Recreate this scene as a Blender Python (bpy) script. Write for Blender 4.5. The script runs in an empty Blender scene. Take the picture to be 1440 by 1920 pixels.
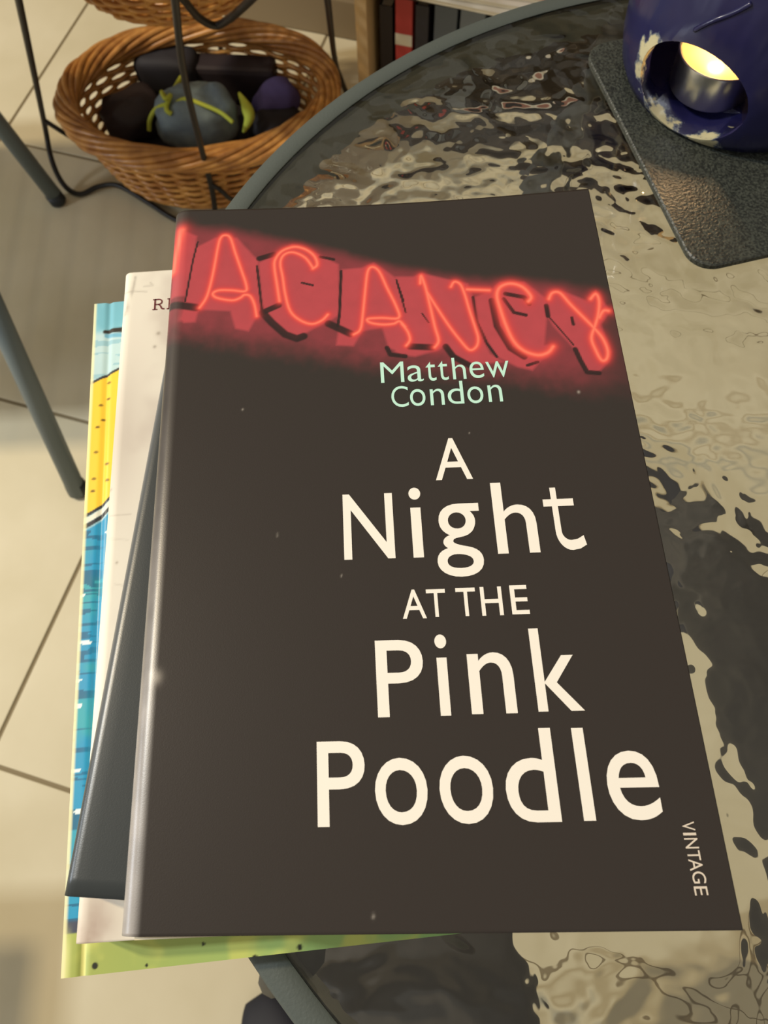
import bpy, bmesh, math, random
import numpy as np
from mathutils import Vector, Matrix, noise

random.seed(7)
rng = np.random.default_rng(7)
sc = bpy.context.scene
col = sc.collection
PI = math.pi

# ------------------------------------------------------------------ camera
CR = ((0.9989223790638297, -0.04267881157725016, -0.018237314709463125),
      (-0.04640303049508787, -0.9261494257053641, -0.37429133041856083),
      (-0.000916169378645219, 0.37473425291528656, -0.9271318138893151))
COVER_Z = 0.746            # top of the pile of books above the floor
GLASS_Z = 0.681            # top of the glass tabletop
CAM = Vector((0.07004673, 0.02651767, COVER_Z + 0.21489274))
FPX = 1430.83
cd = bpy.data.cameras.new('camera')
cam = bpy.data.objects.new('camera', cd)
col.objects.link(cam)
cd.sensor_fit = 'VERTICAL'
cd.sensor_height = 24.0
cd.sensor_width = 18.0
cd.lens = FPX * 24.0 / 1920.0
cd.clip_start = 0.01
cd.dof.use_dof = True
cd.dof.focus_distance = 0.25
cd.dof.aperture_fstop = 16.0
mw = Matrix.Identity(4)
for i in range(3):
    mw[i][0], mw[i][1], mw[i][2], mw[i][3] = CR[0][i], -CR[1][i], -CR[2][i], CAM[i]
cam.matrix_world = mw
sc.camera = cam

# ------------------------------------------------------------------ world, lights, exposure
w = bpy.data.worlds.new('room_light'); sc.world = w; w.use_nodes = True
w.node_tree.nodes['Background'].inputs['Color'].default_value = (1.0, 0.89, 0.73, 1)
w.node_tree.nodes['Background'].inputs['Strength'].default_value = 0.40

def area(name, loc, target, size, power, color, size_y=None):
    l = bpy.data.lights.new(name, 'AREA'); l.energy = power; l.color = color
    l.shape = 'RECTANGLE'; l.size = size; l.size_y = size_y or size
    o = bpy.data.objects.new(name, l); col.objects.link(o)
    o.location = loc
    o.rotation_euler = (Vector(target) - Vector(loc)).to_track_quat('-Z', 'Y').to_euler()
    return o
area('ceiling_lamp_warm', (-1.55, 0.62, 2.35), (-0.2, 0.5, 0.0), 0.12, 32, (1.0, 0.80, 0.50))
area('ceiling_lamp_cool', (-1.72, 0.40, 2.35), (-0.2, 0.5, 0.0), 0.12, 28, (0.88, 0.95, 1.0))
area('window_daylight', (-2.5, -0.05, 1.25), (0.0, 0.1, 0.74), 0.45, 17, (0.84, 0.91, 1.0), 0.55)

sc.view_settings.view_transform = 'Standard'
sc.view_settings.look = 'None'
sc.view_settings.gamma = 1.0
sc.view_settings.exposure = 0.0
sc.view_settings.use_curve_mapping = False

# ------------------------------------------------------------------ helpers
def at(px, py, z):
    """World point at height z that stands behind photograph pixel (px, py)."""
    a, b, c = (px - 720) / FPX, (py - 960) / FPX, 1.0
    d = Vector([CR[0][i] * a + CR[1][i] * b + CR[2][i] * c for i in range(3)])
    return CAM + d * ((z - CAM.z) / d.z)

def srgb(r, g, b):
    f = lambda c: (c / 255 / 12.92) if c / 255 <= 0.04045 else ((c / 255 + 0.055) / 1.055) ** 2.4
    return (f(r), f(g), f(b), 1.0)

def mat(name, color, rough=0.5, metal=0.0, spec=0.5, **kw):
    m = bpy.data.materials.new(name); m.use_nodes = True
    p = m.node_tree.nodes['Principled BSDF']
    p.inputs['Base Color'].default_value = color if len(color) == 4 else (*color, 1)
    p.inputs['Roughness'].default_value = rough
    p.inputs['Metallic'].default_value = metal
    p.inputs['Specular IOR Level'].default_value = spec
    for k, v in kw.items():
        p.inputs[k.replace('_', ' ')].default_value = v
    return m

def N(m, kind, **kw):
    n = m.node_tree.nodes.new(kind)
    for k, v in kw.items():
        if k in n.inputs: n.inputs[k].default_value = v
        else: setattr(n, k, v)
    return n

def L(m, a, b): m.node_tree.links.new(a, b)
def P(m): return m.node_tree.nodes['Principled BSDF']

def add_noise_color(m, c1, c2, scale, detail=4.0, lo=0.35, hi=0.65, stretch=None):
    tc = N(m, 'ShaderNodeTexCoord')
    src = tc.outputs['Object']
    if stretch:
        mp = N(m, 'ShaderNodeMapping'); mp.inputs['Scale'].default_value = stretch
        L(m, src, mp.inputs['Vector']); src = mp.outputs['Vector']
    nz = N(m, 'ShaderNodeTexNoise'); nz.inputs['Scale'].default_value = scale; nz.inputs['Detail'].default_value = detail
    L(m, src, nz.inputs['Vector'])
    rp = N(m, 'ShaderNodeValToRGB')
    rp.color_ramp.elements[0].position = lo; rp.color_ramp.elements[1].position = hi
    rp.color_ramp.elements[0].color = c1; rp.color_ramp.elements[1].color = c2
    L(m, nz.outputs['Fac'], rp.inputs['Fac'])
    L(m, rp.outputs['Color'], P(m).inputs['Base Color'])
    return nz

def add_bump(m, scale, dist, detail=3.0, strength=1.0, stretch=None, kind='noise'):
    tc = N(m, 'ShaderNodeTexCoord'); src = tc.outputs['Object']
    if stretch:
        mp = N(m, 'ShaderNodeMapping'); mp.inputs['Scale'].default_value = stretch
        L(m, src, mp.inputs['Vector']); src = mp.outputs['Vector']
    if kind == 'noise':
        nz = N(m, 'ShaderNodeTexNoise'); nz.inputs['Detail'].default_value = detail; out = nz.outputs['Fac']
    else:
        nz = N(m, 'ShaderNodeTexVoronoi'); out = nz.outputs['Distance']
    nz.inputs['Scale'].default_value = scale
    L(m, src, nz.inputs['Vector'])
    b = N(m, 'ShaderNodeBump'); b.inputs['Distance'].default_value = dist; b.inputs['Strength'].default_value = strength
    L(m, out, b.inputs['Height']); L(m, b.outputs['Normal'], P(m).inputs['Normal'])
    return b

def attr_color(m, name='Col'):
    a = N(m, 'ShaderNodeAttribute', attribute_name=name)
    L(m, a.outputs['Color'], P(m).inputs['Base Color'])

def link(o, parent=None):
    col.objects.link(o)
    if parent is not None: o.parent = parent
    return o

def mesh_obj(name, verts, faces, material, parent=None, smooth=False, kind=None):
    me = bpy.data.meshes.new(name)
    me.from_pydata([tuple(v) for v in verts], [], faces)
    if smooth: me.polygons.foreach_set('use_smooth', [True] * len(me.polygons))
    me.materials.append(material)
    me.update()
    o = link(bpy.data.objects.new(name, me), parent)
    if kind: o['kind'] = kind
    return o

def thing(name, label, cat, loc=(0, 0, 0), rotz=0.0, group=None):
    o = link(bpy.data.objects.new(name, None))
    o.location = loc; o.rotation_euler = (0, 0, rotz); o.empty_display_size = 0.02
    o['label'] = label; o['category'] = cat
    if group: o['group'] = group
    return o

def tag(o, label, cat, group=None):
    o['label'] = label; o['category'] = cat
    if group: o['group'] = group
    return o

class MB:
    """Collects shapes; build() links them as one mesh object."""
    def __init__(s): s.v = []; s.f = []
    def add(s, v, f):
        b = len(s.v); s.v += [tuple(p) for p in v]; s.f += [tuple(i + b for i in q) for q in f]; return s
    def box(s, c, d, bev=0.0, rot=None):
        bm = bmesh.new(); bmesh.ops.create_cube(bm, size=1.0)
        for v in bm.verts: v.co = Vector((v.co.x * d[0], v.co.y * d[1], v.co.z * d[2]))
        if bev: bmesh.ops.bevel(bm, geom=bm.edges[:], offset=bev, segments=2, affect='EDGES', profile=0.6)
        M = Matrix.Translation(Vector(c)) @ (rot.to_4x4() if rot else Matrix.Identity(4))
        bm.verts.index_update()
        s.add([M @ v.co for v in bm.verts], [[v.index for v in f.verts] for f in bm.faces]); bm.free(); return s
    def tube(s, pts, r, n=10, closed=False, caps=True):
        pts = [Vector(p) for p in pts]; m = len(pts)
        rr = r if hasattr(r, '__len__') else [r] * m
        up = None; V = []
        for i in range(m):
            a = pts[(i - 1) % m] if (closed or i) else pts[i]
            b = pts[(i + 1) % m] if (closed or i < m - 1) else pts[i]
            t = (b - a).normalized()
            if up is None:
                up = t.orthogonal().normalized()
            up = (up - t * up.dot(t)).normalized()
            q = t.cross(up)
            for k in range(n):
                an = 2 * PI * k / n
                V.append(pts[i] + (up * math.cos(an) + q * math.sin(an)) * rr[i])
        F = []
        for i in range(m if closed else m - 1):
            j = (i + 1) % m
            for k in range(n):
                F.append((i * n + k, i * n + (k + 1) % n, j * n + (k + 1) % n, j * n + k))
        if caps and not closed:
            F.append(tuple(range(n))[::-1]); F.append(tuple((m - 1) * n + k for k in range(n)))
        return s.add(V, F)
    def lathe(s, prof, n=48, c=(0, 0, 0), closed=False):
        V = []; m = len(prof)
        for (r, z) in prof:
            for k in range(n):
                a = 2 * PI * k / n
                V.append((c[0] + r * math.cos(a), c[1] + r * math.sin(a), c[2] + z))
        F = []
        for i in range(m if closed else m - 1):
            j = (i + 1) % m
            for k in range(n):
                F.append((i * n + k, i * n + (k + 1) % n, j * n + (k + 1) % n, j * n + k))
        if not closed:
            if prof[0][0] > 1e-5: F.append(tuple(range(n))[::-1])
            if prof[-1][0] > 1e-5: F.append(tuple((m - 1) * n + k for k in range(n)))
        return s.add(V, F)
    def build(s, name, material, parent=None, smooth=False, kind=None):
        return mesh_obj(name, s.v, s.f, material, parent, smooth, kind)

def smooth_path(pts, n=8, closed=False):
    pts = [Vector(p) for p in pts]; out = []; m = len(pts)
    for i in range(m if closed else m - 1):
        p0 = pts[(i - 1) % m] if (closed or i) else pts[i]
        p1 = pts[i]; p2 = pts[(i + 1) % m]
        p3 = pts[(i + 2) % m] if (closed or i < m - 2) else pts[-1]
        for k in range(n):
            t = k / n
            out.append(0.5 * ((2 * p1) + (p2 - p0) * t + (2 * p0 - 5 * p1 + 4 * p2 - p3) * t * t + (3 * p1 - p0 - 3 * p2 + p3) * t ** 3))
    if not closed: out.append(pts[-1])
    return out

def auto_smooth(o, angle=40):
    me = o.data
    me.polygons.foreach_set('use_smooth', [True] * len(me.polygons))
    bm = bmesh.new(); bm.from_mesh(me)
    for e in bm.edges:
        if len(e.link_faces) == 2 and e.calc_face_angle(0) > math.radians(angle): e.smooth = False
    bm.to_mesh(me); bm.free(); return o

def baked(o):
    """Evaluate modifiers into a plain mesh."""
    dg = bpy.context.evaluated_depsgraph_get()
    me = bpy.data.meshes.new_from_object(o.evaluated_get(dg))
    o.modifiers.clear(); o.data = me
    return o

# ------------------------------------------------------------------ materials
M = {}
M['tile'] = mat('cream_tile', srgb(216, 206, 178), 0.55, spec=0.25)
add_noise_color(M['tile'], srgb(218, 208, 180), srgb(206, 195, 164), 5.0)
M['grout'] = mat('grout', srgb(136, 122, 94), 0.9)
M['wall'] = mat('wall_paint', srgb(104, 90, 68), 0.8)
M['base'] = mat('baseboard_paint', srgb(128, 112, 86), 0.5)
M['rim'] = mat('grey_metal_paint', srgb(80, 87, 84), 0.5, spec=0.4)
add_bump(M['rim'], 900, 0.00012)
M['leg'] = mat('grey_tube_paint', srgb(100, 112, 117), 0.45, spec=0.5)
M['legdark'] = mat('dark_tube_paint', srgb(28, 34, 40), 0.5)
M['wire'] = mat('black_wire', srgb(30, 26, 24), 0.45, spec=0.4)
M['paper'] = mat('page_edges', srgb(225, 214, 188), 0.8)
M['cloth_dark'] = mat('dark_navy_cloth', srgb(30, 31, 40), 0.9)
M['wood'] = mat('pale_wood', srgb(196, 160, 108), 0.55)
add_noise_color(M['wood'], srgb(216, 182, 130), srgb(192, 156, 106), 14, stretch=(1, 1, 0.08))

# hammered glass
g = bpy.data.materials.new('hammered_glass'); g.use_nodes = True; M['glass'] = g
p = P(g)
p.inputs['Base Color'].default_value = (0.90, 0.91, 0.86, 1)
p.inputs['Roughness'].default_value = 0.0
p.inputs['IOR'].default_value = 1.5
p.inputs['Transmission Weight'].default_value = 1.0
tc = N(g, 'ShaderNodeTexCoord')
wn = N(g, 'ShaderNodeTexNoise', Scale=30.0, Detail=2.0)
L(g, tc.outputs['Object'], wn.inputs['Vector'])
mx = N(g, 'ShaderNodeVectorMath', operation='MULTIPLY_ADD'); mx.inputs[1].default_value = (0.02, 0.02, 0.0)
L(g, wn.outputs['Color'], mx.inputs[0]); L(g, tc.outputs['Object'], mx.inputs[2])
vo = N(g, 'ShaderNodeTexVoronoi', feature='SMOOTH_F1', Scale=58.0, Smoothness=1.0)
L(g, mx.outputs[0], vo.inputs['Vector'])
n2 = N(g, 'ShaderNodeTexNoise', Scale=36.0, Detail=2.0, Roughness=0.45)
L(g, mx.outputs[0], n2.inputs['Vector'])
ad = N(g, 'ShaderNodeMath', operation='MULTIPLY_ADD'); ad.inputs[1].default_value = 2.0
L(g, n2.outputs['Fac'], ad.inputs[0]); L(g, vo.outputs['Distance'], ad.inputs[2])
bp = N(g, 'ShaderNodeBump'); bp.inputs['Distance'].default_value = 0.0017; bp.inputs['Strength'].default_value = 1.0
L(g, ad.outputs[0], bp.inputs['Height']); L(g, bp.outputs['Normal'], p.inputs['Normal'])

# ------------------------------------------------------------------ the setting: tiled floor, wall, baseboard
GA = -0.3334; TS = 0.46206; GU = -0.43804; GV = 0.8908
def room(u, v, z): return (u * math.cos(GA) - v * math.sin(GA), u * math.sin(GA) + v * math.cos(GA), z)
def uv_of(p): return (p[0] * math.cos(GA) + p[1] * math.sin(GA), -p[0] * math.sin(GA) + p[1] * math.cos(GA))
WALL_V = 1.285
fl = MB().box((0, 0, -0.027), (6.0, 6.0, 0.05)).build('floor', M['grout']); fl['kind'] = 'structure'
fl.rotation_euler = (0, 0, GA)
tm = None
gap = 0.0052
for iu in range(-4, 6):
    for iv in range(-6, 0):
        cu = GU + (iu + 0.5) * TS; cv = GV + (iv + 0.5) * TS
        if tm is None:
            b = MB().box((0, 0, -0.004), (TS - gap, TS - gap, 0.008), 0.0012)
            t = b.build('tile', M['tile'], fl); tm = t.data
        else:
            t = link(bpy.data.objects.new('tile', tm), fl)
        t.location = (cu, cv, 0.0)
# last row against the wall is cut short
for iu in range(-4, 6):
    cu = GU + (iu + 0.5) * TS
    d = WALL_V - GV
    t = MB().box((0, 0, -0.004), (TS - gap, d - gap, 0.008), 0.0012).build('tile', M['tile'], fl) if iu == -4 else link(bpy.data.objects.new('tile', t.data), fl)
    t.location = (cu, GV + d / 2, 0.0)
wl = MB().box((0, WALL_V + 0.06, 0.7), (5.0, 0.1, 1.4)).build('wall_back', M['wall']); wl['kind'] = 'structure'
wl.rotation_euler = (0, 0, GA)
bb = MB().box((0, WALL_V + 0.003, 0.035), (5.0, 0.014, 0.07), 0.003).build('baseboard_back', M['base']); bb['kind'] = 'structure'
bb.rotation_euler = (0, 0, GA)

# ------------------------------------------------------------------ round glass table
TCX, TCY, TR = 0.25311, 0.15776, 0.28922
tb = thing('glass_table', 'small round table with rippled glass top and grey metal rim carrying the books', 'table', (TCX, TCY, 0))
tp = MB().lathe([(0.0001, GLASS_Z - 0.0058), (TR - 0.0040, GLASS_Z - 0.0058), (TR - 0.0040, GLASS_Z - 0.0008), (0.0001, GLASS_Z - 0.0008)], 128).build('glass_top', M['glass'], tb)
tp['label'] = 'clear rippled hammered glass top'
rb = MB().lathe([(TR - 0.0100, GLASS_Z - 0.0004), (TR - 0.0092, GLASS_Z), (TR - 0.0015, GLASS_Z), (TR, GLASS_Z - 0.0015), (TR, GLASS_Z - 0.022),
                 (TR - 0.0015, GLASS_Z - 0.024), (TR - 0.0100, GLASS_Z - 0.024), (TR - 0.0100, GLASS_Z - 0.0060), (TR - 0.0030, GLASS_Z - 0.0060), (TR - 0.0030, GLASS_Z - 0.0006), (TR - 0.0100, GLASS_Z - 0.0006)][::-1], 160, closed=True)
auto_smooth(rb.build('rim', M['rim'], tb), 50)
for k, deg in enumerate((218.0, 98.0, 338.0)):
    a = math.radians(deg)
    t0 = Vector((math.cos(a) * (TR - 0.012), math.sin(a) * (TR - 0.012), GLASS_Z - 0.018))
    t1 = Vector((math.cos(a + .03) * (TR + 0.058), math.sin(a + .03) * (TR + 0.058), 0.40))
    t2 = Vector((math.cos(a + .05) * (TR + 0.11), math.sin(a + .05) * (TR + 0.11), 0.006))
    lg = MB().tube(smooth_path([t0, t1, t2], 8), 0.009, 10).build('leg', M['legdark'], tb, True)
    MB().lathe([(0.012, 0), (0.012, 0.012), (0.0095, 0.016)], 12, (t2.x, t2.y, 0.0)).build('rubber_foot', M['wire'], lg, True)

# ------------------------------------------------------------------ books
def rot2(p, a): return (p[0] * math.cos(a) - p[1] * math.sin(a), p[0] * math.sin(a) + p[1] * math.cos(a))

def paperback(root, w, h, t, cover_mat, xs, ys, zf=None, painter=None, r=0.004, th=0.0005, warp=None, base=(0, 0, 0, 1)):
    """Wrap-round soft cover (back, spine, front) as one skin with thickness, plus the page block."""
    prof = []                                    # (x, z, front?)
    for i in range(5): prof.append((w - (w - r) * i / 4, 0.0, False))
    for i in range(1, 5):
        a = PI / 2 * i / 5; prof.append((r - r * math.sin(a), r - r * math.cos(a), False))
    for i in range(1, 4): prof.append((0.0, r + (t - 2 * r) * i / 4, False))
    for i in range(0, 6):
        a = PI / 2 * i / 6; prof.append((r - r * math.cos(a), t - r + r * math.sin(a), False))
    for x in xs: prof.append((x, t, True))
    nP, nY = len(prof), len(ys)
    V = np.zeros((nY, nP, 3)); C = np.zeros((nY, nP, 4)); C[:] = base
    px_ = np.array([q[0] for q in prof]); pz = np.array([q[1] for q in prof]); fr = np.array([q[2] for q in prof])
    Y = np.array(ys)
    V[:, :, 0] = px_[None]; V[:, :, 1] = Y[:, None]; V[:, :, 2] = pz[None]
    if zf is not None:
        dz = zf(V[:, :, 0], V[:, :, 1])
        V[:, :, 2] += dz * np.clip(pz / t, 0, 1)[None] ** 2
    if painter is not None:
        top = pz > t * 0.55
        C[:, top] = painter(V[:, top, 0], V[:, top, 1])
    outer = V.reshape(-1, 3)
    inner = outer.copy().reshape(nY, nP, 3)
    # inner skin: shrink towards the middle of the book
    inner[:, :, 2] += np.where(pz < r, th, np.where(pz > t - r, -th, 0))[None]
    inner[:, :, 0] += np.where(px_ < r, th, 0)[None]
    idx = np.arange(nY * nP).reshape(nY, nP)
    f1 = np.stack([idx[:-1, :-1], idx[:-1, 1:], idx[1:, 1:], idx[1:, :-1]], -1).reshape(-1, 4)
    n0 = nY * nP
    f2 = f1[:, ::-1] + n0
    rim = []
    for i in range(nP - 1):
        rim.append((idx[0, i], idx[0, i] + n0, idx[0, i + 1] + n0, idx[0, i + 1]))
        rim.append((idx[-1, i + 1], idx[-1, i + 1] + n0, idx[-1, i] + n0, idx[-1, i]))
    for j in range(nY - 1):
        rim.append((idx[j + 1, 0], idx[j + 1, 0] + n0, idx[j, 0] + n0, idx[j, 0]))
        rim.append((idx[j, -1], idx[j, -1] + n0, idx[j + 1, -1] + n0, idx[j + 1, -1]))
    faces = np.concatenate([f1, f2, np.array(rim)])
    allv = np.concatenate([outer, inner.reshape(-1, 3)])
    if warp is not None:
        wx, wy, wz = warp(allv[:, 0], allv[:, 1])
        allv = np.stack([wx, wy, allv[:, 2] + wz * np.clip(allv[:, 2] / t, 0, 1) ** 2], 1)
    me = bpy.data.meshes.new('cover')
    me.from_pydata(allv.tolist(), [], faces.tolist())
    me.polygons.foreach_set('use_smooth', [True] * (2 * len(f1)) + [False] * len(rim))
    ca = me.color_attributes.new('Col', 'FLOAT_COLOR', 'POINT')
    cc = np.concatenate([C.reshape(-1, 4), np.tile(np.array([[0.75, 0.7, 0.6, 1.0]]), (n0, 1))])
    ca.data.foreach_set('color', cc.astype(np.float32).ravel())
    me.materials.append(cover_mat)
    me.update()
    o = link(bpy.data.objects.new('cover', me), root)
    # page block: layered sheets
    pb = MB(); nl = 7
    for k in range(nl):
        z0 = 0.0008 + (t - 0.0036 - 0.0016) * k / nl; z1 = 0.0008 + (t - 0.0036 - 0.0016) * (k + 1) / nl - 0.00015
        dx = rng.uniform(-0.0003, 0.0003)
        pb.box(((w - 0.0016 + 0.0016) / 2 + dx, h / 2, (z0 + z1) / 2), (w - 0.0034, h - 0.0022, z1 - z0))
    pb.build('page_block', M['paper'], root)
    return o

def lin(a, b, n): return list(np.linspace(a, b, n))

# --- text: each letter of Blender's own font fitted to the place it has on the cover
_glyph = {}
def glyph(ch, bold=0.0):
    if (ch, bold) in _glyph: return _glyph[(ch, bold)]
    c = bpy.data.curves.new('letter', 'FONT'); c.body = ch; c.size = 1.0; c.resolution_u = 6; c.offset = bold
    o = bpy.data.objects.new('letter', c)
    col.objects.link(o)
    dg = bpy.context.evaluated_depsgraph_get(); dg.update()
    me = bpy.data.meshes.new_from_object(o.evaluated_get(dg))
    v = np.array([q.co[:2] for q in me.vertices]); f = [tuple(q.vertices) for q in me.polygons]
    col.objects.unlink(o); bpy.data.objects.remove(o); bpy.data.curves.remove(c); bpy.data.meshes.remove(me)
    v = (v - v.min(0)) / (v.max(0) - v.min(0))
    _glyph[(ch, bold)] = (v, f)
    return v, f

BOOK_Z0, BOOK_T = 0.7272, COVER_Z - 0.7272
BW, BH = 0.153, 0.2365
def dip(x, y):
    """the soft cover sags a little at mid-width towards the head and lifts at the outer corner"""
    s = np.clip(y / BH, 0, 1) ** 2
    return -0.0024 * np.sin(np.clip(x / BW, 0, 1) * PI) ** 1.0 * s - 0.0004
COV = dict(tl=(-0.0022, 0.2367, -0.0010), tr=(0.1498, 0.2369, 0.0), br=(0.1536, -0.0023, 0.0005), bl=(-0.0022, 0.0023, -0.0010))
def warp(x, y):
    """the read paperback is a little out of square: where a point of its flat cover lies"""
    a, b = x / BW, y / BH
    f = lambda k: (COV['bl'][k] * (1 - a) + COV['br'][k] * a) * (1 - b) + (COV['tl'][k] * (1 - a) + COV['tr'][k] * a) * b
    return f(0), f(1), f(2)
def on_cover(px, py):
    q = at(px, py, COVER_Z); x, y = q.x, q.y
    for _ in range(8):
        wx, wy, wz = warp(x, y)
        q = at(px, py, COVER_Z + float(dip(x, y)) + wz)
        x += q.x - wx; y += q.y - wy
    return x, y

TITLE = [  # letter, left px, right px, bottom px, top px
    ('A', (817.5, 901), (887, 898), (846, 822)),
    ('N', (645.8, 1049.4), (741.8, 1047.5), (642.4, 928)),
    ('i', (774, 1045.6), (797, 1045.6), (771, 915)),
    ('g', (823, 1083), (911, 1080), (846, 945)),
    ('h', (934, 1039), (1013.6, 1035.5), (920, 906)),
    ('t', (1031, 1033), (1104, 1030.5), (1028, 915)),
    ('A', (755.6, 1161), (800.6, 1159), (776, 1105.6)),
    ('T', (802, 1158), (838, 1156), (797, 1105.6)),
    ('T', (858, 1156), (895, 1154.5), (854, 1103)),
    ('H', (904.5, 1155), (945, 1153.5), (899, 1101)),
    ('E', (960.8, 1152.5), (993.8, 1151), (955, 1098)),
    ('P', (709, 1345.3), (800, 1343), (703, 1201.5)),
    ('i', (825, 1342), (848, 1342), (820, 1190)),
    ('n', (885, 1339), (971, 1337.6), (880, 1224.5)),
    ('k', (1009.7, 1334), (1097, 1333), (990.6, 1179)),
    ('P', (596, 1551), (688, 1549), (593.4, 1391)),
    ('o', (706, 1548), (806, 1546), (704, 1422)),
    ('o', (829, 1546), (931, 1544), (826, 1418)),
    ('d', (955, 1543), (1054, 1541), (935, 1367)),
    ('l', (1095, 1539), (1118, 1539), (1081, 1365)),
    ('e', (1149, 1539), (1247, 1537), (1138, 1408.5)),
]
AUTHOR = [
    ('M', (714.6, 718), (758.5, 717), (715, 680)), ('a', (765, 716.7), (795, 715), (763, 686)), ('t', (800, 715), (819, 714), (797, 679)),
    ('t', (823, 713.5), (842, 713), (820, 677.5)), ('h', (850, 711.7), (875, 710.7), (845, 671.5)), ('e', (882, 709.6), (909, 709), (880, 679)),
    ('w', (913, 708.5), (957, 707), (911, 679)),
    ('C', (735, 764), (767, 763), (733, 725)), ('o', (770, 762), (799, 761), (769, 730.5)), ('n', (808, 760), (834.5, 759.5), (805.6, 730)),
    ('d', (841, 758), (871, 757), (839, 715.5)), ('o', (878, 757), (908, 756), (877, 725.6)), ('n', (917, 754), (943.5, 753), (914, 722.5)),
]
VINTAGE = [  # reading downwards: start of letter on its base line, end on its base line, a point on its cap line
    ('V', (1277, 1540.5), (1280, 1557.5), (1300, 1539)), ('I', (1280, 1561.5), (1281, 1566.5), (1304.5, 1561.5)), ('N', (1281.5, 1571.5), (1286, 1591), (1307, 1571.5)),
    ('T', (1286.5, 1594.5), (1291, 1613), (1311, 1594.5)), ('A', (1289, 1611), (1295, 1633), (1315, 1611)), ('G', (1296, 1634), (1299.5, 1656.5), (1321, 1634)),
    ('E', (1299.5, 1662), (1303.5, 1679), (1325, 1662)),
]
def stroke(pts, wd):
    """flat ribbon polygon along a path"""
    q = [Vector((p[0], p[1], 0)) for p in pts]; Lf = []; Rt = []
    for i in range(len(q)):
        d = (q[min(i + 1, len(q) - 1)] - q[max(i - 1, 0)]).normalized(); n = Vector((-d.y, d.x, 0)) * wd / 2
        Lf.append(q[i] + n); Rt.append(q[i] - n)
    V = [(v.x, v.y) for v in Lf + Rt]; m = len(q)
    return V, [(i, m + i, m + i + 1, i + 1) for i in range(m - 1)]
def letter_t():
    V, F = stroke([(0.30, 1.0), (0.30, 0.30)] + [(0.30 + 0.30 * (1 - math.cos(a)), 0.30 - 0.222 * math.sin(a)) for a in np.linspace(0.15, PI / 2, 8)] + [(0.78, 0.095), (0.95, 0.15)], 0.155)
    W_ = [(x, y) for x, y in V]; V2, F2 = stroke([(0.0, 0.755), (0.80, 0.755)], 0.115)
    return np.array(W_ + V2), F + [tuple(i + len(W_) for i in f) for f in F2]
_glyph[('t', 0.004)] = letter_t()
def lettering(spec, name, material, root, bold, label, rotated=False):
    mb = MB()
    for ch, a, b, c in spec:
        v, f = glyph(ch, bold)
        ax, ay = on_cover(*a); bx, by = on_cover(*b); cx, cy = on_cover(*c)
        if not rotated:
            x0, x1, y0, y1 = ax, bx, (ay + by) / 2, cy
            X = x0 + v[:, 0] * (x1 - x0); Y = y0 + v[:, 1] * (y1 - y0)
        else:
            y0, y1, x0, x1 = ay, by, (ax + bx) / 2, cx
            X = x0 + v[:, 1] * (x1 - x0); Y = y0 + v[:, 0] * (y1 - y0)
        Z = BOOK_T + dip(X, Y) + 0.00015
        wx, wy, wz = warp(X, Y)
        mb.add(np.stack([wx, wy, Z + wz], 1).tolist(), f)
    o = mb.build(name, material, root); o['label'] = label
    return o

# --- the printed photograph on the top cover: a red neon sign
def pc5(l): return [(310 + .3125 * x, 340 + .3125 * y) for x, y in l]
def pc6(l): return [(740 + .31944 * x, 340 + .31944 * y) for x, y in l]
NEON = [
    (pc5([(95, 290), (80, 350), (62, 420), (38, 530)]), 2.0),
    (pc5([(205, 760), (250, 690), (285, 560), (315, 400), (330, 345), (355, 325), (390, 340), (420, 430), (455, 530), (485, 620), (480, 660), (400, 655), (320, 655), (285, 675), (310, 700), (400, 715), (450, 700), (475, 682), (510, 690), (535, 740), (548, 810)]), 1.0),
    (pc5([(885, 525), (910, 505), (905, 470), (880, 435), (830, 405), (770, 395), (700, 420), (660, 470), (655, 520), (670, 620), (685, 720)]), 1.1),
    (pc5([(885, 520), (840, 460), (770, 428), (715, 440), (690, 490), (705, 580), (720, 680), (750, 780), (810, 835), (880, 857), (940, 835), (975, 800)]), 1.0),
    (pc5([(1130, 920), (1170, 890), (1185, 800), (1200, 650), (1215, 540), (1245, 515), (1285, 545), (1330, 640), (1385, 750), (1400, 820), (1300, 820), (1215, 826), (1228, 848), (1300, 860), (1370, 855), (1405, 840), (1440, 875)]) + pc6([(40, 835), (75, 880), (90, 930), (68, 965)]), 1.0),
    (pc6([(150, 600), (155, 555), (180, 620), (205, 720), (235, 850), (258, 935), (235, 975)]), 1.1),
    (pc6([(190, 650), (240, 730), (320, 850), (390, 940), (440, 990), (480, 970), (490, 920), (470, 850), (440, 760), (410, 660), (385, 605), (350, 590), (330, 620)]), 1.0),
    (pc6([(425, 635), (555, 640)]), 1.2),
    (pc6([(785, 705), (800, 675), (750, 620), (680, 600), (620, 620), (600, 670), (620, 750), (655, 850), (700, 940), (760, 995), (840, 1020), (900, 1005), (930, 970)]), 1.4),
    (pc6([(905, 690), (925, 655), (970, 655), (1030, 720), (1100, 790), (1170, 860), (1220, 920), (1250, 990), (1245, 1040), (1215, 1050), (1180, 990), (1155, 920), (1175, 850), (1195, 780), (1200, 700), (1180, 660), (1150, 690)]), 1.2),
    (pc6([(1200, 800), (1225, 760), (1255, 760)]), 1.3),
]
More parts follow.
